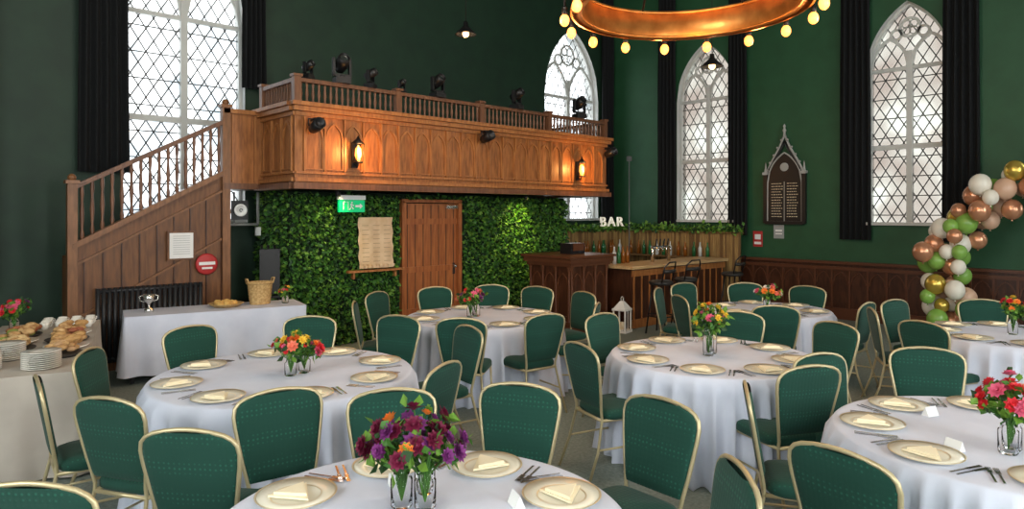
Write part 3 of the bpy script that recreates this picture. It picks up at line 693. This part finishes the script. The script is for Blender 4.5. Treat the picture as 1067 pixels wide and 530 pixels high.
# ---------------------------------------------------------------- gift table
def recttable(name,c,rz,Lx,Ly,m,z0=.03,h=.75,seed=1):
    b=MB(); rnd=random.Random(seed); p=rnd.random()*6
    per=2*(Lx+Ly); N=260
    def pt(s_):
        s_=s_%per; hx,hy=Lx/2,Ly/2
        if s_<Lx: return (-hx+s_,-hy),(0,-1)
        s_-=Lx
        if s_<Ly: return (hx,-hy+s_),(1,0)
        s_-=Ly
        if s_<Lx: return (hx-s_,hy),(0,1)
        s_-=Lx
        return (-hx,hy-s_),(-1,0)
    def f(i,j):
        (x,y),(nx,ny)=pt(i*per)
        t_=j; w_=(.03+.03*math.sin(i*per*18+p+1.3*math.sin(i*per*3)))*t_+.015*t_
        return (x+nx*w_,y+ny*w_,h-t_*(h-z0))
    b.grid(f,N,8,0,cu=True); b.box((0,0,h-.005),(Lx,Ly,.01),0)
    for sx in (-1,1):
        for sy in (-1,1): b.box((sx*(Lx/2-.08),sy*(Ly/2-.08),h/2),(.04,.04,h-.02),1)
    return b.obj(name,[m,M_black],(c[0],c[1],0),rz)
gc=(-.88,.22); gr=-.208
recttable('gift_table',gc,gr,1.95,.66,M_cloth,seed=3,z0=.1)
def g(u,v): return (gc[0]+u*math.cos(gr)-v*math.sin(gr),gc[1]+u*math.sin(gr)+v*math.cos(gr),.752)
b=MB(); b.lathe([(0,0),(.05,0),(.05,.03),(.015,.05),(.012,.09),(.05,.13),(.065,.2),(.062,.2),(.045,.13),(0,.1)],(0,0,0),0,18)
for s_ in (-1,1): b.tube([(s_*.06,0,.19),(s_*.1,0,.18),(s_*.09,0,.13),(s_*.045,0,.12)],.006,0,6)
b.obj('trophy_cup',[mat('trophy_silver',(.75,.74,.70),.25,metal=.9)],g(-.72,0))
b=MB(); b.lathe([(0,0),(.13,0),(.2,.04),(.205,.045),(.19,.045),(.12,.015),(0,.012)],(0,0,0),0,24)
for k in range(18): b.sphere((random.uniform(-.11,.11),random.uniform(-.11,.11),.05),.035,1,8,5)
b.obj('bread_basket',[M_wick,mat('straw_yellow',(.75,.5,.15),.7,c2=(.55,.3,.08),scale=20)],g(.1,.0))
b=MB(); b.grid(lambda i,j:((.12+.03*j+.006*math.sin(i*40*pi+ (int(j*12)%2)*pi))*math.cos(2*pi*i),(.09+.03*j+.006*math.sin(i*40*pi+(int(j*12)%2)*pi))*math.sin(2*pi*i),.26*j),80,12,0,cu=True)
b.lathe([(0,.01),(.11,.01)],(0,0,0),0,20); b.tube([(.155*math.cos(k*pi/12),.125*math.sin(k*pi/12),.265) for k in range(24)],.014,0,6,closed=True)
for s_ in (-1,1): b.tube([(s_*.15,-.04,.26),(s_*.17,-.03,.32),(s_*.17,.03,.32),(s_*.15,.04,.26)],.01,0,6)
b.obj('wicker_basket',[M_wick],g(.50,.05))
bouquet('flower_posy',g(.79,-.02),.16,.24,['orange','pink','yellow','red'],9,seed=5)
# ---------------------------------------------------------------- buffet table
A=Vector((-2.12,.12)); B=Vector((-2.75,-2.45)); dv=(A-B).normalized(); nv=Vector((-dv.y,dv.x)); Lb=(A-B).length
bc=(A+B)/2+nv*.42; br=math.atan2(dv.y,dv.x)
recttable('buffet_table',bc,br,Lb,.84,M_cloth2,seed=8,z0=.02)
def bu(u,v): p=bc+dv*u+nv*v; return (p.x,p.y,.752)
b=MB()
for i in range(9): b.lathe([(0,i*.014),(.07,i*.014),(.125,i*.014+.012),(.125,i*.014+.016),(.07,i*.014+.006)],(0,0,0),0,24)
st=b.mesh('plate_stack',[M_plw]); inst('plate_stack',st,bu(-.62,.12)); inst('plate_stack',st,bu(-1.0,.22)); inst('plate_stack',st,bu(-1.1,-.15))
M_slate=mat('slate_board',(.04,.035,.03),.5)
def platter(u,v,r,n,mi,dark=False):
    b=MB(); b.lathe([(0,0),(r*.8,0),(r,.02),(r*.98,.025),(r*.78,.008),(0,.008)],(0,0,0),0,28)
    for k in range(n):
        q_=random.uniform(0,2*pi); rr=r*.7*math.sqrt(random.random()); b.sphere((rr*math.cos(q_),rr*math.sin(q_),.035+random.uniform(0,.07)),random.uniform(.022,.042),1+k%2,8,5,(1.25,.9,.7))
    b.obj('food_platter',[M_slate if dark else M_plw,M_bread,mat('food_mix',mi,.6)],bu(u,v))
platter(-.66,-.24,.15,26,(.5,.3,.15),True); platter(-.3,-.24,.17,32,(.5,.28,.1)); platter(.06,-.22,.17,32,(.30,.09,.04),True); platter(-.24,.14,.17,28,(.6,.42,.2),True); platter(.14,.16,.17,30,(.25,.28,.06)); platter(.44,-.22,.17,30,(.5,.28,.1)); platter(.5,.16,.16,26,(.35,.12,.05),True)
b=MB(); b.lathe([(0,0),(.025,0),(.036,.03),(.041,.07),(.038,.07),(.032,.03),(0,.008)],(0,0,0),0,16); b.tube([(.038,0,.058),(.058,0,.052),(.056,0,.03),(.034,0,.025)],.004,0,6)
cup=b.mesh('tea_cup',[M_plw])
for i in range(4):
    for j in range(4): inst('tea_cup',cup,bu(.84+i*.11,-.34+j*.12),random.uniform(0,.5))
bouquet('flower_arrangement',bu(.85,.26),.28,.34,['pink','purp','red'],18,seed=44)
# ---------------------------------------------------------------- world & camera
w=bpy.data.worlds.new('overcast_sky'); S.world=w; w.use_nodes=True
bg=w.node_tree.nodes['Background']; bg.inputs[0].default_value=(.95,.98,1,1); bg.inputs[1].default_value=13
for (a,d,pw) in ((-2.5,1.0,150),(2.6,1.0,150),(0,5.2,230)):  # unseen fill lamps and their housings, added under the ceiling to brighten the hall
    x,y=plan(a,d); e=empty('added_fill_light',(x,y,7.2)); b=MB(); b.lathe([(0,0),(.3,0),(.32,.05),(.05,.15),(0,.15)],(0,0,0),0,24); b.tube([(0,0,.14),(0,0,.39)],.01,0); b.obj('fill_housing',[M_black],parent=e)
    plight('lamp',(0,0,-.35),pw,(1,.88,.72),.3,e)
cam=bpy.data.cameras.new('camera'); co=bpy.data.objects.new('camera',cam); S.collection.objects.link(co); S.camera=co
co.location=(CX,CY,1.88); co.rotation_euler=(pi/2,0,-math.radians(43)); cam.sensor_width=36; cam.lens=36*700/1067; cam.shift_y=-43/1067; cam.clip_start=.05
